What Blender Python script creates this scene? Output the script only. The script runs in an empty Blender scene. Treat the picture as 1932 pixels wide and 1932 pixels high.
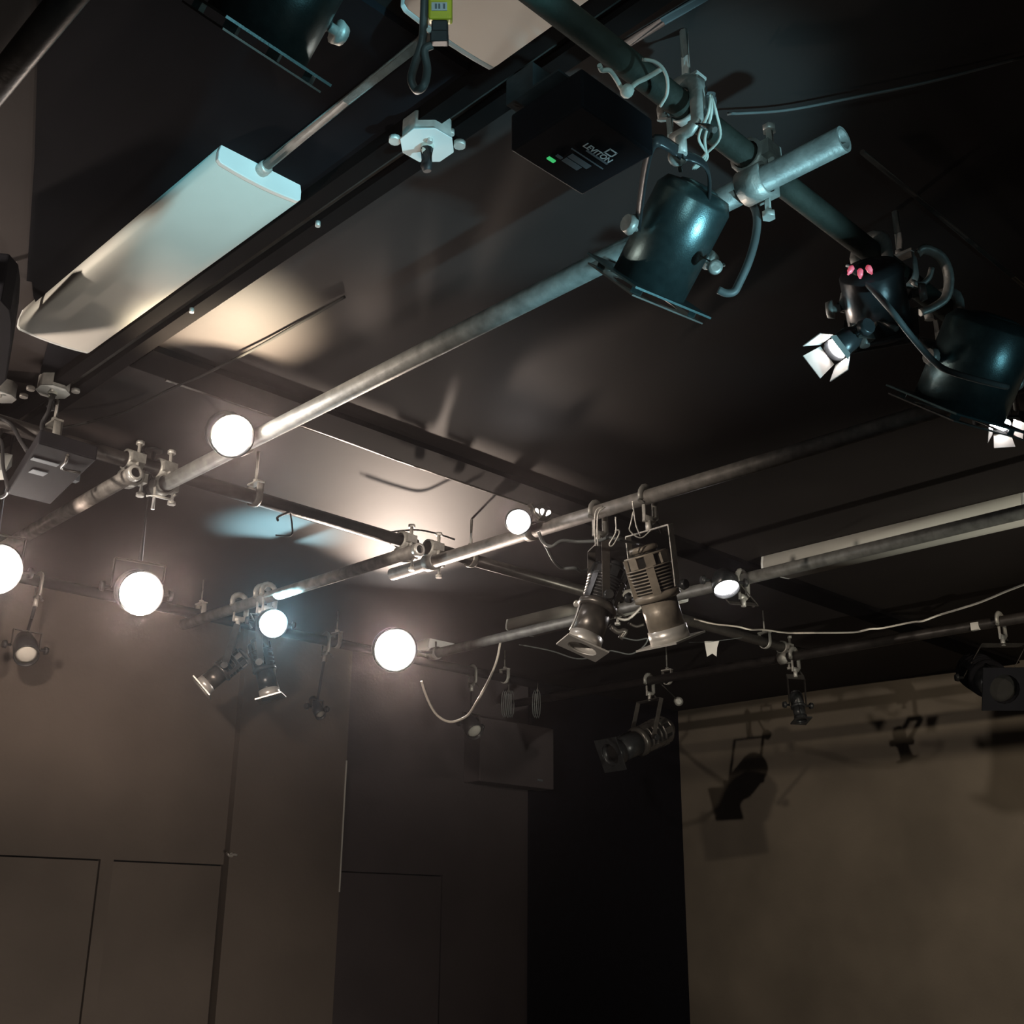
import bpy, math, random
from mathutils import Vector, Matrix
random.seed(4)
SC = bpy.context.scene
COL = SC.collection
V = Vector

# ------------------------------------------------------------------ camera
FPX, YAW, PIT, ROL = 2183.0, math.radians(45.79), math.radians(19.56), math.radians(0.50)
FW = V((math.cos(YAW)*math.cos(PIT), math.sin(YAW)*math.cos(PIT), math.sin(PIT)))
_r = V((math.sin(YAW), -math.cos(YAW), 0)); _u = _r.cross(FW)
RT = _r*math.cos(ROL)+_u*math.sin(ROL); UP = -_r*math.sin(ROL)+_u*math.cos(ROL)
EYE = V((0, 0, 2.0))
cd = bpy.data.cameras.new('camera'); cam = bpy.data.objects.new('camera', cd); COL.objects.link(cam)
cd.sensor_width = 36; cd.lens = 36*FPX/1932; cd.clip_start = .02; cd.clip_end = 60
cam.matrix_world = Matrix(((RT.x, UP.x, -FW.x, EYE.x), (RT.y, UP.y, -FW.y, EYE.y), (RT.z, UP.z, -FW.z, EYE.z), (0, 0, 0, 1)))
SC.camera = cam
# ------------------------------------------------------------------ look and world
SC.view_settings.view_transform = 'Standard'; SC.view_settings.look = 'None'
SC.view_settings.exposure = 0; SC.view_settings.gamma = 1; SC.view_settings.use_curve_mapping = False
W = bpy.data.worlds.new('world'); SC.world = W; W.use_nodes = True
W.node_tree.nodes['Background'].inputs[0].default_value = (.6, .55, .75, 1)
W.node_tree.nodes['Background'].inputs[1].default_value = .003

WARM = (1, .80, .66); COOL = (.42, .86, 1.0)
# thin haze added to imitate the soft glow around the lamps
vs = W.node_tree.nodes.new('ShaderNodeVolumeScatter'); vs.inputs['Color'].default_value = (1, .90, .94, 1)
vs.inputs['Density'].default_value = .0016; vs.inputs['Anisotropy'].default_value = .93
W.node_tree.links.new(vs.outputs[0], W.node_tree.nodes['World Output'].inputs['Volume'])
def spot(name, loc, target, energy, color, angle, blend=.6, radius=.03, k=1):
    l = bpy.data.lights.new(name, 'SPOT'); l.energy = energy; l.color = color; l.spot_size = math.radians(angle)
    l.spot_blend = blend; l.shadow_soft_size = radius
    o = bpy.data.objects.new(name, l); COL.objects.link(o); o.location = loc
    o.rotation_euler = (V(target)-V(loc)).to_track_quat('-Z', 'Y').to_euler()
    return o
# stage lamps outside the frame, with added fill spots among them
spot('cool_front_lamp_light', (1.81, -.62, 1.58), (1.56, 1.04, 3.20), 270, COOL, 19, .5, .05)
spot('cool_right_fill', (1.9, -.95, 1.7), (2.31, .92, 3.16), 30, COOL, 14, .6, .12)  # added teal fill for the dark right can
spot('cool_left_fill', (1.25, -.35, 1.55), (.70, 1.15, 3.24), 26, (.45, .9, 1), 17, .6, .10)  # added teal fill for the can at the top edge
spot('cool_high_lamp_light', (.4, -1.1, 2.75), (1.07, 1.83, 3.49), 330, (.30, .84, 1), 9, .6, .04)
spot('fixture_fill_light', (.75, .4, 1.4), (1.05, 2.45, 3.46), 110, (1, .90, .78), 42, .8, .1)  # added warm fill for the underside of the large fixture
spot('cool_side_fill', (-.6, -.9, 2.3), (.95, .75, 3.35), 60, (.60, .95, 1), 27, .8, .08)  # added cool fill for the top fixture and the yellow plug
spot('far_fixture_fill', (2.9, -.4, 1.5), (4.25, 3.75, 3.45), 150, (1, .93, .78), 22, .8, .05)  # added spot, only brightens the fixture behind the spotlight pair
spot('side_lamp_light', (2.0, -1.87, 3.42), (7, 1.7, 2.65), 520, (1, .84, .64), 54, 1, .025)
spot('wall_fill_light', (1.2, -1.0, .8), (2.3, 5.4, .25), 470, (1, .86, .73), 56, 1, .3)  # added soft fill for the back wall, stands for stage bounce
spot('left_lamp_light', (-.7, 2.15, 3.0), (3.2, 3.1, 3.0), 300, (1, .86, .72), 46, .9, .03)
spot('right_fixture_fill', (3.0, -.9, 1.5), (4.3, 2.8, 3.45), 190, (1, .97, .82), 40, .8, .05)  # added spot that lifts the right fixture's underside
spot('corner_fill_light', (.45, 3.6, 2.9), (.80, 2.75, 3.5), 60, (1, .82, .70), 80, 1, .05)  # added fill that brightens the ceiling at the far left

def ray(x, y): return FW + RT*((x-966)/FPX) - UP*((y-966)/FPX)
def pz(x, y, z): d = ray(x, y); return EYE + d*((z-EYE.z)/d.z)
def px(x, y, X): d = ray(x, y); return EYE + d*(X/d.x)
def py(x, y, Y): d = ray(x, y); return EYE + d*(Y/d.y)
def pt(x, y, t): return EYE + ray(x, y)*t

# ------------------------------------------------------------------ materials
M = {}
def mat(name, c, rough=.6, metal=0, var=.18, scale=18, bump=0, bscale=60, spec=.5, emit=None, es=0, trans=0):
    m = bpy.data.materials.new(name); m.use_nodes = True; nt = m.node_tree; b = nt.nodes['Principled BSDF']
    b.inputs['Roughness'].default_value = rough; b.inputs['Metallic'].default_value = metal
    b.inputs['Specular IOR Level'].default_value = spec
    tc = nt.nodes.new('ShaderNodeTexCoord'); n = nt.nodes.new('ShaderNodeTexNoise')
    n.inputs['Scale'].default_value = scale; n.inputs['Detail'].default_value = 5
    nt.links.new(tc.outputs['Object'], n.inputs['Vector'])
    r = nt.nodes.new('ShaderNodeValToRGB')
    r.color_ramp.elements[0].position = .3; r.color_ramp.elements[1].position = .72
    r.color_ramp.elements[0].color = [x*(1-var) for x in c]+[1]; r.color_ramp.elements[1].color = [min(1, x*(1+var)) for x in c]+[1]
    nt.links.new(n.outputs['Fac'], r.inputs[0]); nt.links.new(r.outputs[0], b.inputs['Base Color'])
    if bump:
        n2 = nt.nodes.new('ShaderNodeTexNoise'); n2.inputs['Scale'].default_value = bscale; n2.inputs['Detail'].default_value = 3
        nt.links.new(tc.outputs['Object'], n2.inputs['Vector'])
        bp = nt.nodes.new('ShaderNodeBump'); bp.inputs['Strength'].default_value = bump; bp.inputs['Distance'].default_value = .01
        nt.links.new(n2.outputs['Fac'], bp.inputs['Height']); nt.links.new(bp.outputs[0], b.inputs['Normal'])
    if emit:
        b.inputs['Emission Color'].default_value = list(emit)+[1]; b.inputs['Emission Strength'].default_value = es
    if trans: b.inputs['Transmission Weight'].default_value = trans
    M[name] = m; return m
mat('ceiling_paint', (.026, .021, .020), .7, var=.25, scale=1.2, bump=.06, bscale=9, spec=.25)
mat('speaker_shade_black', (.006, .006, .008), .9, var=.3, scale=3, spec=.1)  # black for the speaker and for the sheet that imitates shade
mat('beam_paint', (.006, .005, .005), .9, var=.3, scale=6, spec=.05)
mat('pipe_mid', (.20, .185, .17), .55, .2, var=.35, scale=30, bump=.12, bscale=90)
mat('pipe_near', (.028, .032, .026), .7, .1, var=.4, scale=14, bump=.2, spec=.2)
mat('casing_black', (.006, .006, .008), .8, spec=.12)
mat('wall_paint', (.155, .128, .108), .75, var=.22, scale=1.3, bump=.15, bscale=40)
mat('wall_dark', (.075, .062, .066), .8, var=.2, scale=1.5, bump=.1)
mat('wall_side', (.17, .145, .115), .8, var=.22, scale=1.6, bump=.1)
mat('gap_black', (.006, .005, .004), .9)
mat('drape', (.006, .006, .010), .95, spec=.1)
mat('floor_black', (.03, .028, .026), .6)
mat('pipe_steel', (.25, .25, .235), .5, .35, var=.3, scale=30, bump=.12, bscale=90)
mat('pipe_black', (.035, .03, .028), .42, .3, var=.3, scale=25, bump=.1)
mat('zinc', (.62, .6, .56), .45, .35, var=.2, scale=40, bump=.1)
mat('cast_grey', (.42, .41, .38), .5, .5, var=.2, scale=40, bump=.2)
mat('black_paint', (.03, .032, .034), .32, .1, var=.25, scale=30, bump=.05)
mat('can_paint', (.10, .155, .16), .33, .85, var=.15, scale=60, bump=.05, bscale=400)
mat('lit_tan_paint', (.27, .235, .19), .42, .2, var=.2, scale=30, bump=.1)  # tan of the warm light put into the colour of black paint
mat('dark_metal', (.12, .11, .10), .35, .6, var=.2, scale=30)
mat('slot_black', (.008, .007, .006), .9)
mat('bright_frame', (.7, .68, .64), .35, .5, var=.1)
mat('fixture_white', (.72, .72, .68), .45, var=.05, scale=8)
mat('fixture_lens', (.60, .59, .54), .75, var=.05, scale=5, spec=.15)
mat('fixture_cap', (.78, .8, .78), .5, var=.05, scale=12)
mat('rubber', (.03, .03, .032), .55, var=.2)
mat('rubber_grey', (.10, .11, .11), .5, var=.2)
mat('wire_pale', (.62, .57, .5), .5, var=.15)
mat('cord_white', (.55, .56, .5), .7, var=.15)
mat('yellow', (.72, .66, .05), .45, var=.06)
mat('paper', (.6, .58, .55), .8, var=.1)
mat('label_white', (.62, .64, .66), .6, var=.05)
mat('label_grey', (.13, .15, .17), .6, var=.05)
mat('led_green', (.02, .2, .06), .4, emit=(.1, 1, .3), es=.45)
mat('glass', (.5, .52, .5), .08, var=.02, trans=.6)
mat('lens_warm', (1, .95, .9), .3, emit=(1, .93, .87), es=50)
mat('lens_cool', (.9, 1, 1), .3, emit=(.82, .97, 1), es=50)
mat('lens_white', (1, .97, .97), .3, emit=(1, .95, .95), es=60)
mat('glow_vent', (1, .95, .9), .3, emit=(1, .93, .86), es=2.2)
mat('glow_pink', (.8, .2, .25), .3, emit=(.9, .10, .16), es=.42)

# ------------------------------------------------------------------ mesh builder
def basis(w, hint=None):
    w = V(w).normalized(); h = V(hint) if hint is not None else V((0, 0, 1))
    if abs(w.dot(h.normalized())) > .98: h = V((1, 0, 0))
    s = w.cross(h).normalized(); t = s.cross(w).normalized()
    return w, s, t
class MB:
    def __init__(self): self.v = []; self.f = []; self.sm = []
    def face(self, ids, sm=False): self.f.append(ids); self.sm.append(sm)
    def ring(self, c, s, t, r, n, r2=None):
        i = len(self.v); r2 = r if r2 is None else r2
        for k in range(n):
            a = 2*math.pi*k/n; self.v.append(V(c)+s*(math.cos(a)*r)+t*(math.sin(a)*r2))
        return list(range(i, i+n))
    def bridge(self, a, b, sm=True):
        n = len(a)
        for k in range(n): self.face([a[k], a[(k+1) % n], b[(k+1) % n], b[k]], sm)
    def lathe(self, prof, A, w, n=24, hint=None, cap=True):
        w, s, t = basis(w, hint); A = V(A); prev = None; first = None
        for (x, r) in prof:
            R = self.ring(A+w*x, s, t, max(r, 1e-4), n)
            if prev: self.bridge(prev, R)
            else: first = R
            prev = R
        if cap: self.face(first[::-1]); self.face(prev)
        return self
    def tube(self, pts, r, n=10, cap=True, flat=None, hint=None):
        pts = [V(p) for p in pts]; N = len(pts); prev = None; ref = None
        for i, p in enumerate(pts):
            d = (pts[min(i+1, N-1)]-pts[max(i-1, 0)])
            if d.length < 1e-9: d = V((0, 0, 1))
            d.normalize()
            if ref is None:
                _, s, t = basis(d, hint); ref = s
            else:
                s = (ref-d*ref.dot(d))
                s = s.normalized() if s.length > 1e-6 else basis(d)[1]
                t = d.cross(s); ref = s
            rr = r[i] if isinstance(r, (list, tuple)) else r
            R = self.ring(p, s, t, rr, n, rr*(flat or 1))
            if prev: self.bridge(prev, R)
            elif cap: self.face(R[::-1])
            prev = R
        if cap: self.face(prev)
        return self
    def pipe(self, a, b, R, wall=.0045, n=20):
        a, b = V(a), V(b); w, s, t = basis(b-a)
        o1 = self.ring(a, s, t, R, n); o2 = self.ring(b, s, t, R, n); i2 = self.ring(b, s, t, R-wall, n); i1 = self.ring(a, s, t, R-wall, n)
        self.bridge(o1, o2); self.bridge(o2, i2, False); self.bridge(i2, i1); self.bridge(i1, o1, False); return self
    def box(self, c, size, B=None):
        c = V(c); B = B or (V((1, 0, 0)), V((0, 1, 0)), V((0, 0, 1))); i = len(self.v)
        for x in (-.5, .5):
            for y in (-.5, .5):
                for z in (-.5, .5): self.v.append(c+B[0]*(x*size[0])+B[1]*(y*size[1])+B[2]*(z*size[2]))
        for q in ((0, 1, 3, 2), (4, 6, 7, 5), (0, 4, 5, 1), (2, 3, 7, 6), (0, 2, 6, 4), (1, 5, 7, 3)): self.face([i+k for k in q])
        return self
    def box2(self, lo, hi): lo, hi = V(lo), V(hi); return self.box((lo+hi)/2, hi-lo)
    def prism(self, poly, ext, sm=False):
        i = len(self.v); n = len(poly); ext = V(ext)
        for p in poly: self.v.append(V(p))
        for p in poly: self.v.append(V(p)+ext)
        self.face([i+k for k in range(n)][::-1]); self.face([i+n+k for k in range(n)])
        for k in range(n): self.face([i+k, i+(k+1) % n, i+n+(k+1) % n, i+n+k], sm)
        return self
    def plate(self, c, B, w, h, th, hole, n=16, wd=V((0, 0, 0))):
        """square plate with a round hole, B=(normal, s, t)"""
        nrm, s, t = B; c = V(c); L = []
        for z in (-.5, .5):
            o, q = [], []
            for k in range(n):
                a = 2*math.pi*k/n+math.pi/4; ca, sa = math.cos(a), math.sin(a); m = max(abs(ca), abs(sa))
                o.append(len(self.v)); self.v.append(c+nrm*(z*th)+s*(ca/m*w/2)+t*(sa/m*h/2))
            for k in range(n):
                a = 2*math.pi*k/n+math.pi/4
                q.append(len(self.v)); self.v.append(c+nrm*(z*th)+s*(math.cos(a)*hole)+t*(math.sin(a)*hole))
            L.append((o, q))
        (o1, q1), (o2, q2) = L
        self.bridge(o1, o2, False); self.bridge(o2, q2, False); self.bridge(q2, q1, True); self.bridge(q1, o1, False); return self
    def build(self, name, m, parent=None, label=None, bevel=0):
        me = bpy.data.meshes.new(name); off = parent['_loc'] if parent is not None else (0, 0, 0)
        off = V(off)
        me.from_pydata([tuple(v-off) for v in self.v], [], self.f); me.update()
        me.polygons.foreach_set('use_smooth', self.sm)
        me.materials.append(M[m]); o = bpy.data.objects.new(name, me); COL.objects.link(o)
        if parent is not None: o.parent = parent; o['_loc'] = parent['_loc']
        else: o['_loc'] = (0., 0., 0.)
        if label: o['label'] = label
        if bevel:
            b = o.modifiers.new('bevel', 'BEVEL'); b.width = bevel; b.segments = 2; b.limit_method = 'ANGLE'
        return o
def thing(name, label, cat, loc, group=None):
    o = bpy.data.objects.new(name, None); COL.objects.link(o); o.location = loc; o.empty_display_size = .05
    o['label'] = label; o['category'] = cat; o['_loc'] = tuple(loc)
    if group: o['group'] = group
    return o
def tag(o, label, cat, group=None):
    o['label'] = label; o['category'] = cat
    if group: o['group'] = group
    return o
def struct(o): o['kind'] = 'structure'; return o
def smooth_path(pts, k=6):
    pts = [V(p) for p in pts]; out = []
    P = [pts[0]*2-pts[1]]+pts+[pts[-1]*2-pts[-2]]
    for i in range(1, len(P)-2):
        for j in range(k):
            t = j/k; a, b, c, d = P[i-1], P[i], P[i+1], P[i+2]
            out.append(.5*((2*b)+(c-a)*t+(2*a-5*b+4*c-d)*t*t+(3*b-a-3*c+d)*t**3))
    out.append(pts[-1]); return out
def cable(name, pts, r, m, label, cat, group=None, n=8, k=6):
    o = MB().tube(smooth_path(pts, k), r, n).build(name, m); return tag(o, label, cat, group)

CEIL = 3.52; ZA = 3.30; ZB = 3.352; PR = .0242; XR = 7.0; YB = 5.4

# ------------------------------------------------------------------ setting
struct(MB().box2((-3, -3, -.1), (XR+.2, YB+.8, 0)).build('floor', 'floor_black'))
struct(MB().box2((-3, -3, CEIL), (XR+.2, YB+.8, CEIL+.15)).build('ceiling', 'ceiling_paint'))
struct(MB().box2((XR, -3, 0), (XR+.15, YB+.8, CEIL)).build('wall_right', 'wall_side'))
struct(MB().box2((-3.15, -3, 0), (-3, YB+.8, CEIL)).build('wall_left', 'wall_paint'))
struct(MB().box2((-3, -3.15, 0), (XR, -3, CEIL)).build('wall_front', 'wall_dark'))
# door wall, seen below the grid
f = YB/6
X = dict(d1b=2.858*f, d2a=2.941*f, d2b=3.585*f, c0=3.594*f, c1=4.366*f, d3b=5.235*f, k=6.02*f)
DT = 2+.288*f; D3 = 2+.283*f
g = .008
wb = thing('wall_back', 'grey-brown back wall with flush doors and a pilaster', 'wall', (X['d1b'], YB, 0)); struct(wb); del wb['category']
MB().box2((-3, YB+.03, 0), (XR, YB+.18, CEIL)).build('backing', 'gap_black', wb)
def slab(n, x0, x1, z0, z1, m='wall_paint', y0=YB, y1=YB+.03): return MB().box2((x0, y0, z0), (x1, y1, z1)).build(n, m, wb)
slab('wall_panel', -3, X['c0'], DT+g, CEIL); slab('wall_panel', X['d1b']+g, X['d2a']-.002, 0, DT+g)
slab('wall_panel', X['c1'], X['k'], D3+g, CEIL, 'wall_dark'); slab('wall_panel', X['d3b'], X['k'], 0, D3+g, 'wall_dark')
slab('pilaster', X['c0'], X['c1'], 0, CEIL, 'wall_paint', YB-.05)
slab('bead_highlight', X['c1']-.006, X['c1']+.002, 2.15, 2.85, 'fixture_white', YB-.054, YB-.048)  # white strip paints the light caught on the pilaster edge
for i, (x0, x1, zt, m) in enumerate(((-1.2, X['d1b'], DT, 'wall_paint'), (X['d2a'], X['d2b'], DT, 'wall_paint'), (X['c1']+.01, X['d3b']-g, D3, 'wall_dark'))):
    d = struct(MB().box2((x0, YB+.004, .005), (x1, YB+.028, zt)).build('door_%d' % (i+1), m))
    d['label'] = ('pale brown flush door at the left end of the back wall', 'flush door beside the pilaster, lit brown', 'dark flush door right of the pilaster')[i]
struct(MB().box2((X['k'], YB-.02, 0), (XR, YB+.03, CEIL)).build('trim_1', 'drape'))
# added black sheet imitating the unlit ceiling over the near corner, left edge slanting
pan = [pz(78, -400, 3.5), pz(74, 0, 3.5), pz(65, 300, 3.5), pz(50, 530, 3.5), pz(60, 532, 3.5), pz(63, 560, 3.5), pz(80, 600, 3.5), pz(91, 648, 3.5), pz(76, 704, 3.5)]
rx = 1.215
pan = pan+[V((rx, pan[-1].y+.1, 3.5)), V((rx, pan[0].y, 3.5))]
struct(MB().prism(pan, (0, 0, .018)).build('shade_sheet', 'speaker_shade_black'))
# shallow beam across the ceiling
struct(MB().box2((1.30, 2.78, 3.50), (XR-.02, 2.92, CEIL-.001)).build('trim_3', 'beam_paint'))

# raceway along the ceiling: two dark rails and pale strips between
rw = thing('cable_raceway', 'long black double-railed raceway on the ceiling beside the large white light fixture', 'raceway', (1.23, 2, CEIL))
MB().box2((1.165, -1, 3.47), (1.205, YB-.02, CEIL-.001)).build('rail', 'beam_paint', rw)
MB().box2((1.235, -1, 3.475), (1.275, YB-.02, CEIL-.001)).build('rail', 'beam_paint', rw)
MB().box2((1.205, -1, 3.495), (1.235, YB-.02, CEIL-.001)).build('channel', 'dark_metal', rw)
for y in (1.45, 1.9, 2.45): MB().lathe([(0, .006), (.012, .006)], (1.235, y, 3.463), (0, 0, 1), 8).build('screw', 'zinc', rw)

# ------------------------------------------------------------------ pipes
def pipe(label, a, b, m='pipe_steel', group='black and steel grid pipes', R=PR, ring=False):
    o = tag(MB().pipe(a, b, R, .006).build('grid_pipe', m), label, 'pipe', group)
    if ring:
        w = (V(b)-V(a)).normalized()
        MB().lathe([(-.001, R-.009), (-.001, R), (.004, R+.0006), (.02, R+.0006), (.02, R-.009)], a, w, 24, cap=False).build('cut_end', 'bright_frame', o)
        MB().lathe([(.012, R-.007), (.014, R-.007)], a, w, 20).build('bore_shade', 'slot_black', o)  # black disc paints the shade inside the open pipe end
    return o
pipe('long grey steel pipe running from the teal can lamp to the left clamp cluster', (1.592, .81, ZA), (1.60, 3.30, ZA))
pipe('black pipe beginning at the open ring end beside the left clamp cluster', (1.46, 3.135, 3.277), (1.50, 5.1, 3.277), 'pipe_mid', ring=True)
pipe('grey pipe carrying the two large ellipsoidal spotlights', (2.78, .70, ZA), (2.735, 3.49, ZA), 'pipe_mid')
pipe('dark pipe from the central ring end to the small pair of spotlights', (2.555, 3.105, 3.277), (2.53, 4.75, 3.277), 'pipe_mid', ring=True)
pipe('pale grey pipe behind the tan ellipsoidal spotlight, ending at a bright lamp', (3.66, -2.5, ZA), (3.795, 4.5, ZA))
pipe('black pipe along the brown side wall, carrying the unlit spotlights', (5.14, .6, ZA), (5.08, 5.2, ZA), 'pipe_black')
pipe('near shiny black pipe in the upper left corner', (.475, .6, ZA), (.485, 3.0, ZA), 'pipe_black')
pipe('black cross pipe from the control box to the central ring end', (.95, 3.235, ZB), (2.66, 3.26, ZB), 'pipe_black')
pipe('black cross pipe from the central clamps to the right', (2.74, 3.245, ZB), (5.3, 3.215, ZB), 'dark_metal')
pipe('near dark cross pipe hung with cables and black cans', (.75, .99, ZB), (3.4, 1.01, ZB), 'pipe_near')
pipe('dim far cross pipe in front of the back wall', (1.2, 4.78, ZB), (5.3, 4.85, ZB), 'casing_black')

def rod(p, z0, label, r=.006, plate=True):
    p = V(p); t = thing('threaded_rod', label, 'rod', (p.x, p.y, CEIL), 'threaded rods holding the pipes')
    MB().tube([(p.x, p.y, CEIL-.002), (p.x, p.y, z0+.055)], r, 8).build('rod', 'zinc', t)
    if plate:
        m = MB(); pts = []
        for k in range(13):
            a = math.pi*k/12; pts.append(V((p.x, p.y, z0))+V((0, math.cos(a)*.031, -math.sin(a)*.031)))
        pts = [V((p.x, p.y+.031, z0+.045))]+pts+[V((p.x, p.y-.031, z0+.045))]
        m.tube(pts, .014, 6, flat=.2, hint=(0, 1, 0)); m.box((p.x, p.y, z0+.05), (.028, .066, .006))
        m.build('pipe_hanger', 'zinc', t)
        MB().lathe([(0, .011), (.012, .011)], (p.x, p.y, z0+.053), (0, 0, 1), 6).build('nut', 'zinc', t)
    return t
rod((1.235, 3.24, 0), ZB, 'bright rod and white hanger beside the left control box')
rod((1.94, 3.245, 0), ZB, 'thin rod with a small pale hanger above the turquoise glow')
rod((2.93, 3.243, 0), ZB, 'rod with a white curved hanger right of the central ring end')
rod((4.93, 3.22, 0), ZB, 'thin rod crossing the sagging pale cable', .004)
rod((1.385, .99, 0), ZB, 'rod above the bright teal can lamp', .008)
rod((2.17, 1.0, 0), ZB, 'rod above the dark can on the right edge', .008)
rod((3.42, 4.80, 0), ZB, 'thin rod left of the central bright lamp', .005)
rod((2.63, 4.79, 0), ZB, 'faint rod above the small spotlight pair, left one', .004)
rod((4.65, 4.83, 0), ZB, 'faint rod left of the hanging coils', .004)
rod((5.12, 4.0, 0), ZA, 'faint rod over the unlit spotlight by the dark drape', .004)

def coupler(c, label, d1=(0, 1, 0), m='cast_grey', s=1.0):
    """swivel coupler joining two crossing pipes"""
    c = V(c); t = thing('pipe_coupler', label, 'clamp', c, 'couplers joining the grid pipes')
    for (ax, z, o) in ((V((0, 1, 0)), ZA, 1), (V((1, 0, 0)), ZB, -1)):
        q = V((c.x, c.y, z)); sd = ax.cross(V((0, 0, 1)))
        m1 = MB(); m1.lathe([(-.026, PR+.003), (-.026, PR+.010), (.026, PR+.010), (.026, PR+.003)], q, ax, 16, cap=False)
        m1.box(q+sd*(PR+.014)*s, (.018, .044, .03), (sd, ax, V((0, 0, 1)))); m1.build('collar', m, t)
        MB().tube([q+sd*(PR+.014)+V((0, 0, -.05*o)), q+sd*(PR+.014)+V((0, 0, .04*o))], .007, 8).build('bolt', 'zinc', t)
        MB().lathe([(0, .013), (.012, .013)], q+sd*(PR+.014)+V((0, 0, -.05*o-.006)), (0, 0, 1), 6).build('nut', 'zinc', t)
    return t
coupler((1.592, .995, 0), 'teal-lit clamp where the bright pipe end crosses the near pipe', m='cast_grey')
coupler((1.60, 3.238, 0), 'bright clamp with wing bolt at the end of the grey pipe')
coupler((1.492, 3.238, 0), 'bright clamp just above the left ring end')
coupler((2.60, 3.25, 0), 'clamp above the central ring end')
coupler((2.735, 3.25, 0), 'clamp on the rounded dark end of the central pipe')
coupler((3.77, 3.24, 0), 'clamp behind the large spotlight pair', m='dark_metal')
coupler((5.1, 3.22, 0), 'small cast clamp near the paper tag, on the far pipe crossing')
wing = thing('wing_bolt', 'wing bolt hanging under the left clamp cluster', 'bolt', (1.62, 3.26, 3.24))
c0 = pz(291, 935, 3.235)
MB().tube([c0+V((0, 0, .05)), c0-V((0, 0, .045))], .006, 8).build('shank', 'zinc', wing)
MB().tube([c0+RT*-.024, c0, c0+RT*.05+UP*-.012, c0+RT*.066+UP*.004], .0045, 8).build('wing', 'zinc', wing)

# ------------------------------------------------------------------ fixtures
def hook_clamp(t, p, pdir, m='cast_grey', s=1.0, drop=.10):
    """C-shaped hook clamp over a pipe at p; returns the point where the yoke hangs"""
    p = V(p); ax = V(pdir).normalized(); sd = V((0, 0, 1)).cross(ax).normalized()
    pts = []
    for k in range(9):
        a = math.radians(-20+200*k/8); pts.append(p+sd*(math.cos(a)*.036*s)+V((0, 0, math.sin(a)*.036*s)))
    pts = [p+sd*.036*s+V((0, 0, -.02))]+pts+[p-sd*.036*s-V((0, 0, .06)), p-sd*.02*s-V((0, 0, .072)), p+sd*.02-V((0, 0, .072))]
    MB().tube(pts, .0135*s, 8, flat=.6, hint=ax).build('clamp', m, t)
    MB().tube([p+sd*.022-V((0, 0, .028)), p+sd*.022-V((0, 0, .085))], .006, 8).build('clamp_bolt', 'zinc', t)
    MB().lathe([(0, .010), (.034, .010)], p-V((0, 0, .112)), (0, 0, 1), 10).build('spigot', 'zinc', t)
    MB().tube([p-sd*.02-V((0, 0, .06)), p-sd*.055-V((0, 0, .085)), p-sd*.07-V((0, 0, .10))], .006, 8).build('set_screw', 'dark_metal', t)
    return p-V((0, 0, drop+.01))
def yoke(t, top, piv, s, half, m='dark_metal', w=.028, drop=None):
    """flat-bar yoke: top plate, two arms down to the pivots at piv +- s*half"""
    s = V(s).normalized(); top = V(top); piv = V(piv)
    for sg in (-1, 1):
        a = top+s*(half*sg); b = piv+s*(half*sg)
        d, _, _ = basis(b-a); u = d.cross(s).normalized()
        MB().box((a+b)/2, ((b-a).length, .004, w), (d, s, u)).build('yoke_arm', m, t, bevel=.001)
        k = b+s*(sg*.002)
        MB().lathe([(0, .006), (.02, .006), (.02, .018), (.034, .015)], k, s*sg, 10).build('knob', 'black_paint', t)
    d, _, _ = basis(piv-top); u = d.cross(s).normalized()
    MB().box(top, (.004, half*2, w), (d, s, u)).build('yoke_bar', m, t)
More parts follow.
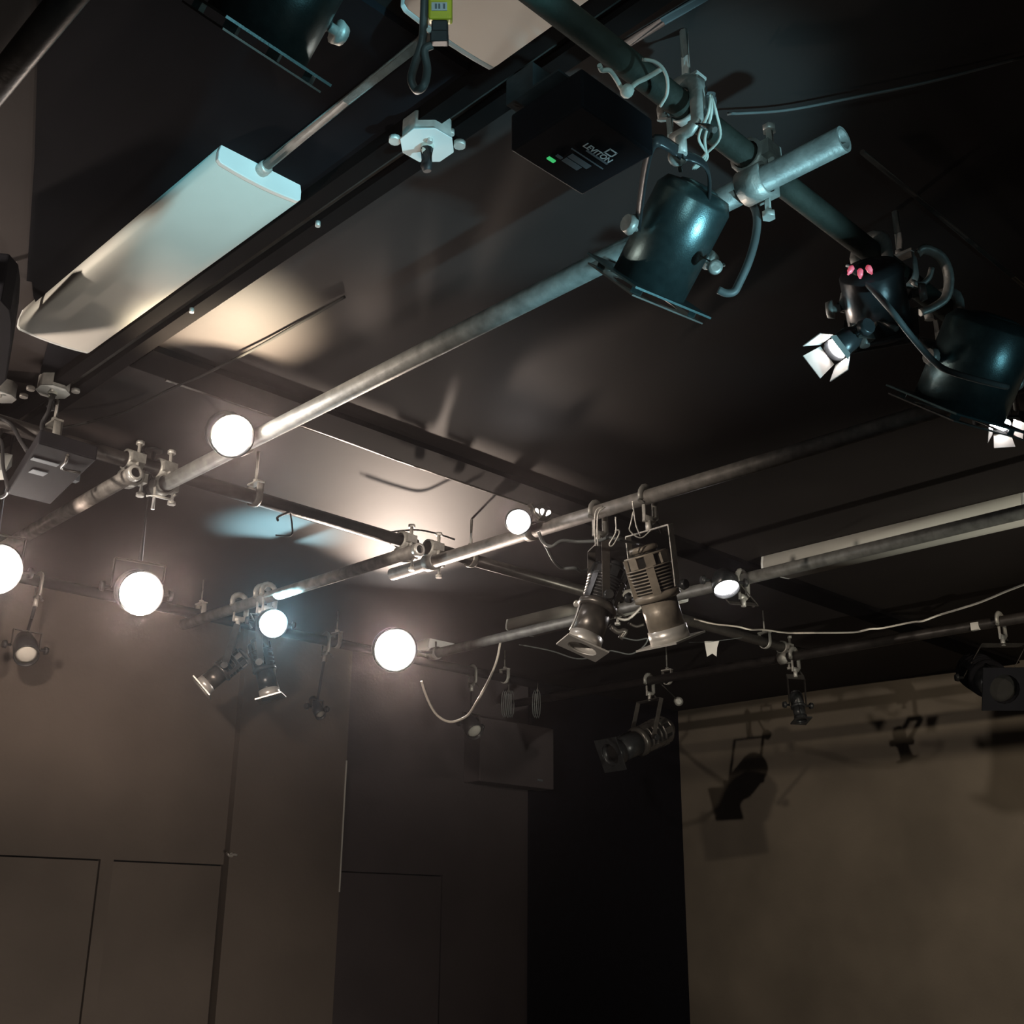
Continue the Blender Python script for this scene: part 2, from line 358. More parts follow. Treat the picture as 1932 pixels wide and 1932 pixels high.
def ellipsoidal(label, A, B, R, hang, pdir, tint='lit_tan_paint', tube='lit_tan_paint', frame='bright_frame', fins=9, group=None, hook=True, lens='glass', frame_s=2.7, house=None):
    A, B = V(A), V(B); L = (B-A).length; w, s, tt = basis(B-A)
    t = thing('ellipsoidal_spotlight', label, 'spotlight', tuple(hang), group)
    house = house or tint
    MB().lathe([(0, .45*R), (.01*L, .62*R), (.055*L, .62*R), (.06*L, .5*R), (.085*L, .5*R)], A, w, 20).build('rear_cap', house, t)
    MB().lathe([(.08*L, .72*R), (.1*L, .85*R), (.22*L, .88*R), (.47*L, .84*R), (.5*L, .6*R)], A, w, 24).build('lamp_housing', 'slot_black' if fins else house, t)
    if fins:
        for k in range(8):      # upright vent ribs round the back
            a = 2*math.pi*k/8; d = s*math.cos(a)+tt*math.sin(a)
            MB().box(A+w*(.155*L)+d*(.885*R), (.11*L, .16*R, .40*R), (w, d, w.cross(d))).build('vent_rib', house, t)
        MB().lathe([(.085*L, .6*R), (.085*L, .93*R), (.105*L, .93*R), (.105*L, .6*R)], A, w, 24).build('collar', house, t)
        for k in range(fins):
            x = (.215+.27*k/(fins-1))*L
            MB().lathe([(x, .7*R), (x, R*(1.0-.02*k)), (x+.014*L, R*(1.0-.02*k)), (x+.014*L, .7*R)], A, w, 24, cap=False).build('cooling_fin', house, t)
        for a in (.6, 2.2, 3.9, 5.4):
            d = s*math.cos(a)+tt*math.sin(a)
            MB().box(A+w*(.35*L)+d*(.88*R), (.29*L, .2*R, .34*R), (w, d, w.cross(d))).build('rib', house, t)
    MB().lathe([(.47*L, .7*R), (.49*L, .98*R), (.545*L, .99*R), (.56*L, .84*R)], A, w, 24).build('barrel', tint, t)
    MB().lathe([(.55*L, .60*R), (.55*L, .78*R), (.86*L, .78*R), (.86*L, .68*R), (.56*L, .66*R)], A, w, 28, cap=False).build('lens_tube', tube, t)
    MB().lathe([(.85*L, .6*R), (.85*L, .84*R), (.985*L, .86*R), (.985*L, .76*R), (.86*L, .74*R)], A, w, 28, cap=False).build('front_collar', frame, t)
    MB().lathe([(.87*L, .01), (.90*L, .5*R), (.905*L, .74*R), (.89*L, .74*R)], A, w, 24).build('lens', lens, t)
    MB().plate(A+w*(.99*L), (w, s, tt), frame_s*.8*R, frame_s*.8*R, .006, .74*R, 16).build('colour_frame', frame, t)
    MB().tube([A+w*(.56*L)+tt*.8*R+s*.2*R, A+w*(.86*L)+tt*.8*R+s*.2*R], .006, 6).build('frame_rail', frame, t)
    piv = A+w*(.47*L); half = 1.16*R
    sy = V((s.x, s.y, 0)).normalized()
    if hook: top = hook_clamp(t, hang, pdir)
    else: top = V(hang)-V((0, 0, .1))
    yoke(t, top, piv, sy, half, 'dark_metal' if tint != 'lit_tan_paint' else 'zinc')
    return t
def par_can(label, A, B, R, hang, pdir, m='can_paint', fr=2.9, group=None, knob='cast_grey', lens='glass', ydir=None):
    A, B = V(A), V(B); L = (B-A).length; w, s, tt = basis(B-A)
    t = thing('par_can', label, 'stage light', tuple(hang), group)
    MB().lathe([(0, .5*R), (.02*L, .84*R), (.10*L, .97*R), (.12*L, R), (.985*L, R), (.985*L, .95*R), (.3*L, .93*R), (.28*L, .3*R)], A, w, 32).build('can_body', m, t)
    MB().lathe([(-.03*L, .3*R), (-.01*L, .5*R), (.02*L, .55*R)], A, w, 20).build('rear_cap', m, t)
    MB().lathe([(.60*L, .01), (.66*L, .6*R), (.68*L, .92*R), (.64*L, .92*R)], A, w, 24).build('lens', lens, t)
    MB().plate(B-w*.004, (w, s, tt), fr*R, fr*R, .004, .95*R, 16).build('front_flange', m, t)
    MB().plate(B+w*.012, (w, s, tt), fr*R*.93, fr*R*.93, .003, .93*R, 16).build('colour_frame', 'dark_metal', t)
    for a in (.785, 2.356, 3.927, 5.498):
        d = s*math.cos(a)+tt*math.sin(a)
        MB().box(B+w*.004+d*(fr*R*.52), (.016, .012, .02), (w, d, w.cross(d))).build('frame_clip', m, t)
    MB().box(A+w*(.5*L)+tt*(R*1.005)+s*.2*R, (.9*L, .03*R, .03*R), (w, s, tt)).build('seam', 'dark_metal', t)
    piv = A+w*(.55*L); top = hook_clamp(t, hang, pdir)
    sy = V(ydir) if ydir else V((s.x, s.y, 0)).normalized()
    half = 1.12*R
    for sg in (-1, 1):      # round-cornered bar yoke
        a = V(top); b = piv+sy*(half*sg)
        pts = smooth_path([a, a+sy*(half*.7*sg), a.lerp(b, .3)+sy*(half*.62*sg), b], 4)
        MB().tube(pts, .012, 6, flat=.3, hint=sy).build('yoke_arm', 'black_paint', t)
        MB().lathe([(0, .008), (.014, .008), (.014, .02), (.028, .016)], b, sy*sg, 12).build('knob', knob, t)
    return t
def lamp(label, c, target, R, hang, pdir, warm=True, energy=20, up=0, up_t=None, lens=None, barn=False, angle=56, Ln=.13, group='lit lamps of the grid', vents=None, upcol=None, blend=.7, updz=.03, upa=110, side=False):
    c = V(c); w, s, tt = basis(V(target)-c); A = c-w*Ln
    t = thing('stage_lamp', label, 'stage light', tuple(c), group)
    lens = lens or ('lens_warm' if warm else 'lens_cool')
    MB().lathe([(0, .45*R), (.1*Ln, .7*R), (.35*Ln, .86*R), (.5*Ln, 1.08*R), (Ln+.012, 1.12*R), (Ln+.012, 1.04*R), (.55*Ln, 1.0*R)], A, w, 24, cap=False).build('can_body', 'black_paint', t)
    MB().lathe([(0, .3*R), (.02, .44*R)], A-w*.01, w, 16).build('rear_cap', 'black_paint', t)
    MB().lathe([(Ln-.012, .98*R), (Ln-.004, .9*R), (Ln, .5*R), (Ln+.001, .02)], A, w, 24).build('lens', lens, t)
    if barn:
        for k in range(4):
            d = (s, tt, -s, -tt)[k]; e = w.cross(d); o = c+w*.012+d*(1.1*R)
            out = (w*1.0+d*.55).normalized(); h = barn*R
            MB().prism([o-e*R*1.0, o+e*R*1.0, o+out*h+e*R*1.25, o+out*h-e*R*1.25], d*.0015).build('barn_door', 'bright_frame', t)
    piv = c-w*(Ln*.4); sy = V((s.x, s.y, 0)).normalized()
    if hang is not None and side:
        b = A+w*.03; h = V((hang[0], b.y, hang[2])); MB().tube([b, h], .010, 8).build('side_arm', 'black_paint', t)
        MB().lathe([(-.02, PR+.002), (-.02, PR+.008), (.02, PR+.008), (.02, PR+.002)], h, pdir, 16, cap=False).build('pipe_collar', 'cast_grey', t)
        MB().tube([h+V((0, 0, .02)), h+V((0, 0, .06))], .006, 8).build('clamp_bolt', 'zinc', t); top = None
    elif hang is None:
        top = piv+V((0, 0, R*1.5)); MB().tube([top, (top.x, top.y, CEIL-.001)], .008, 8).build('drop_stem', 'black_paint', t)
        MB().lathe([(0, .03), (.008, .03)], (top.x, top.y, CEIL-.01), (0, 0, 1), 14).build('ceiling_flange', 'black_paint', t)
    else: top = hook_clamp(t, hang, pdir, s=.95, drop=.09)
    if top: yoke(t, top, piv, sy, 1.25*R, w=.018)
    if energy: spot('lamp_light', c+w*.02, c+w, energy, WARM if warm else COOL, angle, blend, R*.7)
    if up: 
        src = c+w*.04+V((0, 0, updz)); spot('ceiling_spill_light', src, up_t or src+V((0, 0, 1)), up, upcol or (WARM if warm else COOL), upa, 1, .02)  # added upward spot before the lens, makes the ceiling glow patch
    if vents:
        for k in range(3):
            a = vents[1]+.5*k; d = s*math.cos(a)+tt*math.sin(a)
            MB().lathe([(0, .012), (.03, .011)], A-w*.006+d*.6*R, -w+d*.3, 8).build('vent_slot', vents[0], t)
    return t
EY = V((.9, -.3, 1.7))
YD = (0, 1, 0); XD = (1, 0, 0)
def onA(x, y, X0, z=ZA): p = px(x, y, X0); return p
L1 = pz(437, 822, 3.275); lamp('glaring warm lamp beside the grey middle pipe under the yellow ceiling glow', L1, EY+V((0, .3, 0)), .056, (1.597, L1.y+.08, ZA), YD, energy=60, up=125, up_t=pz(432, 628, CEIL), side=True, upcol=(1, .84, .60), updz=-.07, upa=85)
L2 = pz(265, 1118, 3.0); lamp('warm star-bright lamp, the lower left one above the doors', L2, EY, .066, None, YD, energy=90, up=60, up_t=pz(275, 1000, CEIL), updz=-.07)
L3 = pz(745, 1226, 3.25); lamp('largest warm glaring lamp, at the end of the pale far pipe', L3, EY, .098, (3.79, L3.y+.04, ZA), YD, energy=110, side=True, up=210, up_t=pz(762, 1005, CEIL), updz=-.12, upa=58)
L4 = pz(-8, 1072, 3.0); lamp('glaring lamp cut by the left edge below the control box', L4, EY, .07, None, YD, energy=60, up=110, up_t=pz(40, 925, CEIL), updz=-.07)
L5 = pz(978, 984, 3.30); lamp('small glaring white lamp beside three lit vent petals', L5, EY+V((-.2, .4, .3)), .040, (2.745, L5.y+.03, ZA), YD, energy=14, Ln=.09, lens='lens_white', side=True, up=7, up_t=pz(800, 935, CEIL), updz=-.05, upa=90, upcol=(1, .85, .75))
L6 = pz(515, 1177, 3.155); lamp('bluish white lamp above the small spotlight pair', L6, EY, .055, (2.54, L6.y+.05, ZA), YD, warm=False, energy=60, angle=48, up=150, up_t=pz(532, 1005, CEIL), updz=-.09, upa=72)
L7 = pz(1370, 1108, 3.235); lamp('small lamp facing down under the pale pipe, right of the tan spotlight', L7, L7+V((-.22, -.35, -.75)), .048, (3.755, L7.y+.02, ZA), YD, energy=6, Ln=.08, lens='lens_white')
L8 = pz(1582, 655, 3.05); lamp('small white-lit lamp with four open barn doors', L8, L8+V((-.85, .35, -.8)), .022, pz(1622, 560, 3.2), XD, energy=2, Ln=.08, lens='lens_white', barn=1.7)
L9 = px(1890, 800, 2.70); lamp('tiny white-lit lamp with barn doors near the right edge', L9, L9+V((-.5, -.35, -.8)), .020, (2.78, L9.y, ZA), YD, energy=1.5, Ln=.07, lens='lens_white', barn=1.9)
# three lit petals of the vented cap behind the small lamp
pc = thing('vented_cap', 'round black cap with three bright petal slots beside the small white lamp', 'lamp cap', tuple(pz(1024, 967, 3.33)))
c0 = pz(1024, 967, 3.33)
MB().lathe([(0, .018), (.012, .03), (.02, .03)], c0+FW*.002, FW, 20).build('cap', 'slot_black', pc)
for dx, dy, a in ((-.020, .004, -.5), (-.002, .003, .1), (.019, -.002, .7)):
    d = (UP*math.cos(a)+RT*math.sin(a))
    q = c0+RT*dx+UP*dy; MB().tube([q-d*.012, q-d*.004, q+d*.006, q+d*.011], [.002, .006, .008, .003], 8).build('vent_slot', 'glow_vent', pc)
MB().tube([c0+RT*-.045+UP*.03, c0+RT*-.03, c0+RT*-.01+UP*-.02], .01, 8).build('bracket', 'dark_metal', pc)

# large pair of ellipsoidals (on the pipe x = 2.76)
def onC(x, y, z=ZA):
    p = px(x, y, 2.765); return V((2.765, p.y, z))
h2 = onC(1222, 940); h1 = onC(1128, 968)
def side_on(xa, ya, ta, xb, yb, lean=0):
    A = pt(xa, ya, ta); rb = ray(xb, yb); tb = (A-EYE).dot(rb)/rb.dot(rb); return A, EYE+rb*(tb+lean)
E2 = ellipsoidal('tan-lit ribbed ellipsoidal spotlight, the right one of the large pair', *side_on(1212, 1030, 3.72, 1266, 1212, .03), .076, h2, YD, 'lit_tan_paint', 'lit_tan_paint', 'bright_frame', 9)
E1 = ellipsoidal('darker ellipsoidal spotlight, the left one of the large pair', *side_on(1158, 1062, 3.95, 1098, 1224, -.10), .068, h1, YD, 'dark_metal', 'dark_metal', 'bright_frame', 9, house='black_paint')
# small pair
hp = V((2.55, 4.35, ZA)); h3 = px(452, 1140, 2.55); h4 = px(497, 1135, 2.55)
ellipsoidal('small spotlight pointing left down, of the pair under the bluish lamp', *side_on(462, 1232, 5.15, 380, 1298, -.02), .052, (2.55, h3.y, ZA), YD, 'dark_metal', 'dark_metal', 'bright_frame', 5, house='dark_metal')
ellipsoidal('small spotlight pointing straight down, of the pair under the bluish lamp', *side_on(486, 1205, 5.0, 511, 1318, -.06), .052, (2.545, h4.y, ZA), YD, 'black_paint', 'black_paint', 'bright_frame', 5)
# unlit ones on the wall pipe
q = px(1225, 1300, 5.1)
ellipsoidal('dim unlit spotlight in front of the black drape', pt(1262, 1372, 6.6), pt(1150, 1425, 6.3), .085, (5.1, q.y, ZA), YD, 'dark_metal', 'black_paint', 'black_paint', 5, lens='slot_black')
q = V((5.12, 2.10, ZA))
ellipsoidal('unlit spotlight pointing left in front of the brown side wall', V((5.12, 2.26, 3.11)), V((5.12, 2.26, 3.11))+V((-.45, -.42, -.28))*.6, .085, (5.12, q.y, ZA), YD, 'casing_black', 'black_paint', 'casing_black', 5, lens='slot_black')
ellipsoidal('added black spotlight shape standing for a dark shadow at the top of the side wall', pt(1500, 1305, 6.1), pt(1512, 1360, 6.0), .04, (5.09, px(1500, 1235, 5.1).y, ZA), YD, 'black_paint', 'black_paint', 'black_paint', 0, lens='slot_black')  # added shape, stands in for a dark oval of shadow

# big cans
def side_on(xa, ya, ta, xb, yb, lean=0):
    A = pt(xa, ya, ta); rb = ray(xb, yb); tb = (A-EYE).dot(rb)/rb.dot(rb); return A, EYE+rb*(tb+lean)
G1 = 'black par cans on the near pipe'
CAN1 = par_can('teal-shining black can lamp hanging with its frame edge-on', *side_on(1320, 352, 2.12, 1222, 542, .02), .074, (1.36, .99, ZB), XD, fr=2.55)
par_can('black can cut by the top edge, wide frame at its lower left', *side_on(590, -125, 1.66, 482, 74, .0), .080, (.50, .93, ZA), YD, fr=2.3)
par_can('dim dark can at the right edge, its frame at the lower left', *side_on(1880, 600, 2.50, 1806, 776, .012), .100, (2.36, 1.0, ZB), XD, fr=2.3)
bk = par_can('black can seen from behind under the near pipe, pink light in its vents', *side_on(1640, 500, 2.30, 1662, 622, .05), .062, (2.03, 1.0, ZB), XD, m='black_paint', fr=2.4)
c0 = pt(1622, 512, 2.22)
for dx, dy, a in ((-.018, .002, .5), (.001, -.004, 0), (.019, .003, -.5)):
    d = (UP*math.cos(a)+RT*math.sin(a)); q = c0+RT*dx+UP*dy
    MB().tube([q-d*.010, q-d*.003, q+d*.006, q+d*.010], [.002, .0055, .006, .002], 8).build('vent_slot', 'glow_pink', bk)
# small far pars
for (lab, x, y, z, yy, R) in (('pale-faced small can hanging low at the left, above the doors', 50, 1238, 3.05, 4.79, .05), ('tiny dim can left of the largest glaring lamp', 605, 1350, 2.95, 4.80, .028), ('dim round-faced can under the white cable loop', 897, 1382, 3.0, 4.84, .05)):
    c = pz(x, y, z); k = 4.8/c.y; c = EYE+(c-EYE)*k
    t = thing('par_can', lab, 'stage light', tuple(c), 'small unlit cans on the far pipe'); w, s, tt = basis(V((-.2, -1, -.9)))
    MB().lathe([(-.16, .4*R), (-.15, .7*R), (-.08, R), (0, 1.02*R), (0, .95*R), (-.05, .9*R)], c, w, 20, cap=False).build('can_body', 'black_paint', t)
    MB().lathe([(-.02, .92*R), (-.01, .6*R), (-.005, .01)], c, w, 20).build('lens', 'fixture_lens', t)
    top = hook_clamp(t, (c.x, yy, ZB), XD, s=.9); e = c-w*.07+V((0, 0, R*1.4))
    MB().tube([top, e], .007, 8).build('drop_stem', 'black_paint', t); yoke(t, e, c-w*.07, V((1, 0, 0)), R*1.2, w=.016)

# ------------------------------------------------------------------ fluorescent fixtures
def fluoro(label, x0, x1, y0, y1, zb=3.455, parts=True):
    t = thing('fluorescent_fixture', label, 'ceiling light', ((x0+x1)/2, (y0+y1)/2, CEIL), 'white wraparound fluorescent fixtures')
    xc = (x0+x1)/2; w = (x1-x0)/2
    def sec(y, i=0): 
        P = [(-.93*w, CEIL-.002), (-w, zb+.03), (-w, zb+.010)]
        n = 7
        P += [(-.93*w+1.86*w*k/(n-1), zb+.003-.006*(1-((2*k/(n-1))-1)**2)) for k in range(n)]
        P += [(w, zb+.010), (w, zb+.03), (.93*w, CEIL-.002)]
        return [V((xc+a*(1-i), y, z)) for a, z in P]
    MB().prism(sec(y0+.012), (0, y1-y0-.024, 0), True).build('diffuser', 'fixture_lens', t)
    for yy in (y0, y1-.012): MB().prism(sec(yy), (0, .012, 0)).build('end_cap', 'fixture_cap', t, bevel=.002)
    MB().box2((xc-.5*w, y0+.1, CEIL-.02), (xc+.5*w, y1-.1, CEIL-.001)).build('housing', 'fixture_white', t)
    return t
fluoro('large white fixture at the upper left, its end cap cyan-lit', .950, 1.152, 1.845, 2.85)
fluoro('white fixture cut by the top edge behind the yellow plug', .950, 1.165, .25, 1.26)
fluoro('white fixture behind the left control box at the left edge', 1.05, 1.13, 3.45, 4.5)
fluoro('long dim grey-green fixture at the right edge', 4.14, 4.36, 1.55, 2.70)
fluoro('dim fixture behind the large spotlight pair', 4.14, 4.36, 3.26, 4.30)
fluoro('small far fixture beside the largest glaring lamp', 4.14, 4.34, 4.92, 5.36)
# conduit between the two near fixtures
t = thing('conduit', 'thin grey conduit between the two large white fixtures', 'conduit', (1.06, 1.6, 3.49))
MB().tube([(1.05, 1.26, 3.497), (1.05, 1.845, 3.49)], .0115, 10).build('tube', 'pipe_steel', t)
MB().lathe([(0, .015), (.02, .015), (.022, .011)], (1.05, 1.845, 3.487), (0, -1, 0), 12).build('connector', 'zinc', t)
tag(MB().tube([pz(1165, 92, 3.5), pz(1340, -14, 3.5)], .009, 8).build('conduit', 'rubber'), 'thin dark conduit at the top behind the near pipe', 'conduit')
tag(MB().tube([(1.9, .93, 3.5), (3.3, .91, 3.5)], .006, 8).build('conduit', 'dark_metal'), 'faint violet conduit on the ceiling at the right', 'conduit')
tag(MB().tube([(1.42, 2.93, 3.505), (2.3, 2.93, 3.505), (3.0, 2.93, 3.505)], .007, 8).build('conduit', 'dark_metal'), 'thin conduit along the ceiling beam', 'conduit')

# octagonal boxes
def octbox(label, c, R=.052, plug=True, col='fixture_cap', group='octagonal junction boxes'):
    c = V(c); t = thing('junction_box', label, 'electrical box', tuple(c), group)
    MB().lathe([(0, R), (.045, R)], c, (0, 0, 1), 8, hint=(1, .4, 0)).build('box_body', 'zinc', t, bevel=.003)
    MB().lathe([(0, R*1.06), (.004, R*1.06)], c-V((0, 0, .004)), (0, 0, 1), 8, hint=(1, .4, 0)).build('cover_plate', col, t)
    for sg in (-1, 1): MB().lathe([(0, .012), (.01, .012)], c+V((sg*.05, -sg*.04, .0)), (0, 0, 1), 10).build('ear', 'zinc', t)
    MB().lathe([(0, .006), (.012, .006)], c+V((-.01, -.02, -.012)), (0, 0, 1), 8).build('screw', 'zinc', t)
    if plug:
        MB().lathe([(0, .010), (.015, .014), (.02, .012)], c-V((0, 0, .02)), (0, 0, 1), 12).build('gland', 'cord_white', t)
        MB().tube([c-V((0, 0, .012)), c-V((.0, 0, .05)), c-V((-.003, 0, .062))], [.013, .012, .008], 10).build('plug', 'rubber', t)
    return t
octbox('silver octagonal box with a black plug on the raceway', pz(806, 272, 3.45))
octbox('small bright box on the raceway above the control box', pz(100, 738, 3.46), .045)
octbox('white box cut by the left edge beside the raceway', pz(2, 748, 3.45), .04, False)

# ------------------------------------------------------------------ control boxes
def textpart(txt, loc, size, m, parent, align='LEFT'):
    cu = bpy.data.curves.new('lettering', 'FONT'); cu.body = txt; cu.size = size; cu.extrude = .0004; cu.align_x = align; cu.offset = size*.012
    o = bpy.data.objects.new('text_source', cu); COL.objects.link(o); cu.materials.append(M[m])
    o.parent = parent; o.location = V(loc)-V(parent['_loc']); o.rotation_euler = (math.pi, 0, 0)
    bpy.context.view_layer.update(); me = bpy.data.meshes.new_from_object(o); n = bpy.data.objects.new('lettering', me); COL.objects.link(n)
    n.parent = parent; n.location = o.location; n.rotation_euler = o.rotation_euler; bpy.data.objects.remove(o); return n
ZL = 3.16
c = pz(1105, 285, ZL)
db = thing('dimmer_pack', 'black dimmer box with white lettering and a green light, under the near pipe', 'control box', tuple(c))
lo = V((c.x-.085, c.y-.07, ZL)); hi = V((c.x+.085, c.y+.085, ZL+.07))
MB().box2(lo, hi).build('casing', 'casing_black', db, bevel=.004)
MB().box2((lo.x-.02, lo.y+.03, hi.z), (hi.x+.02, hi.y-.03, hi.z+.004)).build('mounting_plate', 'black_paint', db)
a = pz(1104, 272, ZL-.001)
textpart('LEVITON', a+V((0, .006, 0)), .0155, 'label_white', db)
b = pz(1150, 290, ZL-.001)
m = MB()
for (dx, dy, sx, sy) in ((0, -.0085, .018, .002), (0, .0035, .018, .002), (.008, -.0025, .002, .014), (-.008, -.0025, .002, .014)): m.box(b+V((dx, dy, 0)), (sx, sy, .001))
m.build('emblem', 'label_white', db)
m = MB(); c2 = pz(1118, 298, ZL-.001)
for k, (L_, o_, h_) in enumerate(((.050, .004, .0035), (.075, -.004, .002), (.045, -.008, .011), (.036, -.012, .011))):
    m.box(c2+V((o_, -.012+.0135*k+.006, 0)), (L_, h_, .001))
m.build('printed_lines', 'label_grey', db)
g_ = pz(1040, 301, ZL-.001); MB().box(g_, (.015, .006, .003)).build('indicator_light', 'led_green', db)
MB().box(pz(1055, 296, ZL-.001), (.012, .005, .002)).build('switch', 'label_grey', db)
for x, y in ((1018, 165), (1032, 182), (1046, 190)):
    MB().lathe([(0, .004), (.008, .004)], pz(x, y, 3.235), FW, 8).build('terminal_screw', 'zinc', db)
MB().box2(pz(1005, 165, 3.24), pz(1005, 165, 3.24)+V((.09, .06, .05))).build('outlet_box', 'black_paint', db)
# left pack
c = pz(95, 890, 3.16)
lp = thing('dimmer_pack', 'black control box hung from the cross pipe at the left edge', 'control box', (c.x, 3.2, 3.3))
P4 = [pz(12, 932, 3.14), pz(95, 952, 3.14), pz(182, 868, 3.14), pz(72, 836, 3.14)]
MB().prism(P4, (0, 0, .04)).build('casing', 'casing_black', lp, bevel=.004)
MB().box(pz(85, 872, 3.137), (.07, .02, .002)).build('printed_label', 'label_grey', lp)
MB().box(pz(72, 892, 3.137), (.04, .03, .002)).build('printed_label', 'label_grey', lp)
MB().tube(smooth_path([pz(128, 858, 3.13), pz(124, 872, 3.12), pz(117, 884, 3.13), pz(152, 892, 3.13)], 4), .004, 6).build('handle', 'dark_metal', lp)
MB().box(pz(138, 898, 3.16), (.03, .024, .03)).build('outlet', 'label_grey', lp)
for x in (1.08, 1.2): MB().tube([(x, 3.23, 3.24), (x, 3.235, ZB-.02)], .01, 6).build('hanger', 'dark_metal', lp)
t = thing('ballast_box', 'white boxy lamp ballast cut by the left edge below the fixture', 'electrical box', tuple(pz(0, 880, 3.2)))
MB().prism([pz(-40, 858, 3.3), pz(24, 858, 3.3), pz(22, 880, 3.25), pz(8, 893, 3.2), pz(-40, 893, 3.2)], (.0, .05, .02)).build('box_body', 'fixture_cap', t)
MB().prism([pz(-40, 885, 3.2), pz(10, 887, 3.2), pz(9, 905, 3.17), pz(-40, 908, 3.17)], (.0, .04, .02)).build('box_cover', 'fixture_cap', t)

# yellow connector and cable loop at the top
T0 = 1.42
yc = thing('plug_connector', 'yellow plug with a white label and black end, at the top edge', 'plug', tuple(pt(830, 20, T0)))
w, s, tt = -UP, RT, -FW
MB().box(pt(831, 12, T0), (.0385, .029, .02), (UP, RT, FW)).build('plug_body', 'yellow', yc, bevel=.003)
MB().box(pt(830, 20, T0)-FW*.0115, (.010, .019, .001), (UP, RT, FW)).build('sticker', 'label_white', yc)
for dx in (-.004, 0, .006): MB().box(pt(830, 20, T0)-FW*.0125+RT*dx, (.006, .0022, .0006), (UP, RT, FW)).build('printed_mark', 'label_grey', yc)
MB().box(pt(830, 53, T0), (.014, .020, .017), (UP, RT, FW)).build('collar', 'rubber', yc, bevel=.002)
MB().box(pt(829, 72, T0), (.014, .022, .019), (UP, RT, FW)).build('cable_clamp', 'rubber', yc, bevel=.002)
MB().lathe([(0, .003), (.004, .003)], pt(809, 56, T0-.02), FW, 8).build('screw', 'zinc', yc)
MB().tube([pt(831, -25, T0), pt(831, -80, T0+.05)], .008, 8).build('cord', 'rubber', yc)
cable('cable_loop', [pt(802, -40, T0), pt(800, 30, T0), pt(796, 80, T0+.01), pt(783, 120, T0+.01), pt(776, 150, T0), pt(786, 170, T0), pt(800, 160, T0-.01), pt(806, 130, T0), pt(801, 95, T0), pt(815, 85, T0)], .0052, 'rubber_grey', 'grey-black cable looping down beside the yellow plug', 'cable')

# ------------------------------------------------------------------ cables
cable('black_cable', [pz(66, 812, 3.39), pz(110, 808, 3.40), pz(170, 796, 3.42), pz(240, 775, 3.45), pz(330, 730, 3.48), pz(380, 709, 3.495), pz(440, 679, 3.50), pz(500, 647, 3.505), pz(560, 612, 3.51), pz(600, 590, 3.512), pz(650, 560, 3.515)], .0042, 'slot_black', 'thin black cable crossing the lit ceiling toward the middle', 'cable')
cable('black_cable', [pz(98, 752, 3.43), pz(92, 775, 3.38), pz(80, 798, 3.34), pz(80, 815, 3.3), pz(86, 832, 3.26), pz(78, 850, 3.22)], .006, 'rubber', 'black cable dropping from the small bright box to the control box', 'cable')
cable('black_cable', [pz(-10, 785, 3.36), pz(20, 800, 3.34), pz(38, 830, 3.28), pz(52, 852, 3.2)], .006, 'rubber', 'black cable from the left edge down into the control box', 'cable')
cable('black_cable', [pz(-12, 820, 3.3), pz(3, 835, 3.28), pz(6, 880, 3.2), pz(14, 920, 3.12), pz(12, 932, 3.12), pz(0, 938, 3.12), pz(-20, 930, 3.12)], .005, 'rubber', 'black cable looping round the control box at the very left edge', 'cable')
D = 5.1
cable('white_wire', [pt(795, 1285, D), pt(803, 1310, D), pt(816, 1338, D), pt(830, 1354, D), pt(848, 1362, D), pt(865, 1359, D), pt(883, 1349, D-.05), pt(897, 1328, D-.1), pt(912, 1303, D-.2), px(928, 1270, 3.79), px(938, 1243, 3.79), px(944, 1212, 3.79)], .0055, 'wire_pale', 'bright white wire looping down right of the largest lamp', 'wire', k=3)
cable('white_wire', [pt(1310, 1168, 4.9), pt(1345, 1177, 4.9), pt(1390, 1182, 4.8), pt(1415, 1188, 4.8), pt(1440, 1188, 4.75), pt(1485, 1194, 4.7), pt(1540, 1194, 4.6), pt(1610, 1193, 4.5), pt(1640, 1187, 4.4), pt(1665, 1185, 4.4), pt(1720, 1174, 4.3), pt(1740, 1172, 4.2), pt(1770, 1161, 4.2), pt(1800, 1152, 4.1), pt(1850, 1136, 4.0), pt(1900, 1115, 3.9), pt(1945, 1098, 3.8)], .0038, 'wire_pale', 'pale cable sagging across the dark right side', 'cable', k=3)
cable('black_cable', [pt(1016, 1003, 3.75), pt(1024, 1022, 3.75), pt(1040, 1031, 3.7), pt(1060, 1020, 3.7), pt(1090, 1022, 3.7), pt(1130, 1020, 3.65), pt(1150, 1014, 3.62), pt(1175, 1020, 3.62), pt(1203, 1026, 3.75)], .0055, 'rubber_grey', 'thick cable from the small white lamp to the tan spotlight cap', 'cable')
cable('black_cable', [pt(1018, 1008, 3.8), pt(1030, 1030, 3.8), pt(1045, 1058, 3.85), pt(1060, 1072, 3.9), pt(1085, 1072, 3.9), pt(1100, 1078, 3.95), pt(1130, 1068, 4.0), pt(1150, 1060, 4.0)], .0055, 'rubber_grey', 'second cable falling from the small white lamp to the darker spotlight', 'cable')
cable('black_cable', [pt(980, 1216, 4.8), pt(1040, 1228, 4.7), pt(1090, 1243, 4.6), pt(1135, 1236, 4.5), pt(1150, 1228, 4.5), pt(1165, 1230, 4.5), pt(1190, 1234, 4.5), pt(1212, 1222, 4.5), pt(1222, 1205, 4.5), pt(1200, 1208, 4.5), pt(1175, 1203, 4.5)], .003, 'rubber_grey', 'thin dark cable draped below the large spotlight pair', 'cable')
cable('black_cable', [pz(700, 1010, 3.42), pz(745, 1003, 3.44), pz(785, 1000, 3.45), pz(820, 1006, 3.43), pz(858, 1018, 3.40)], [.004]*25, 'rubber', 'black cable arching over the central clamps', 'cable')
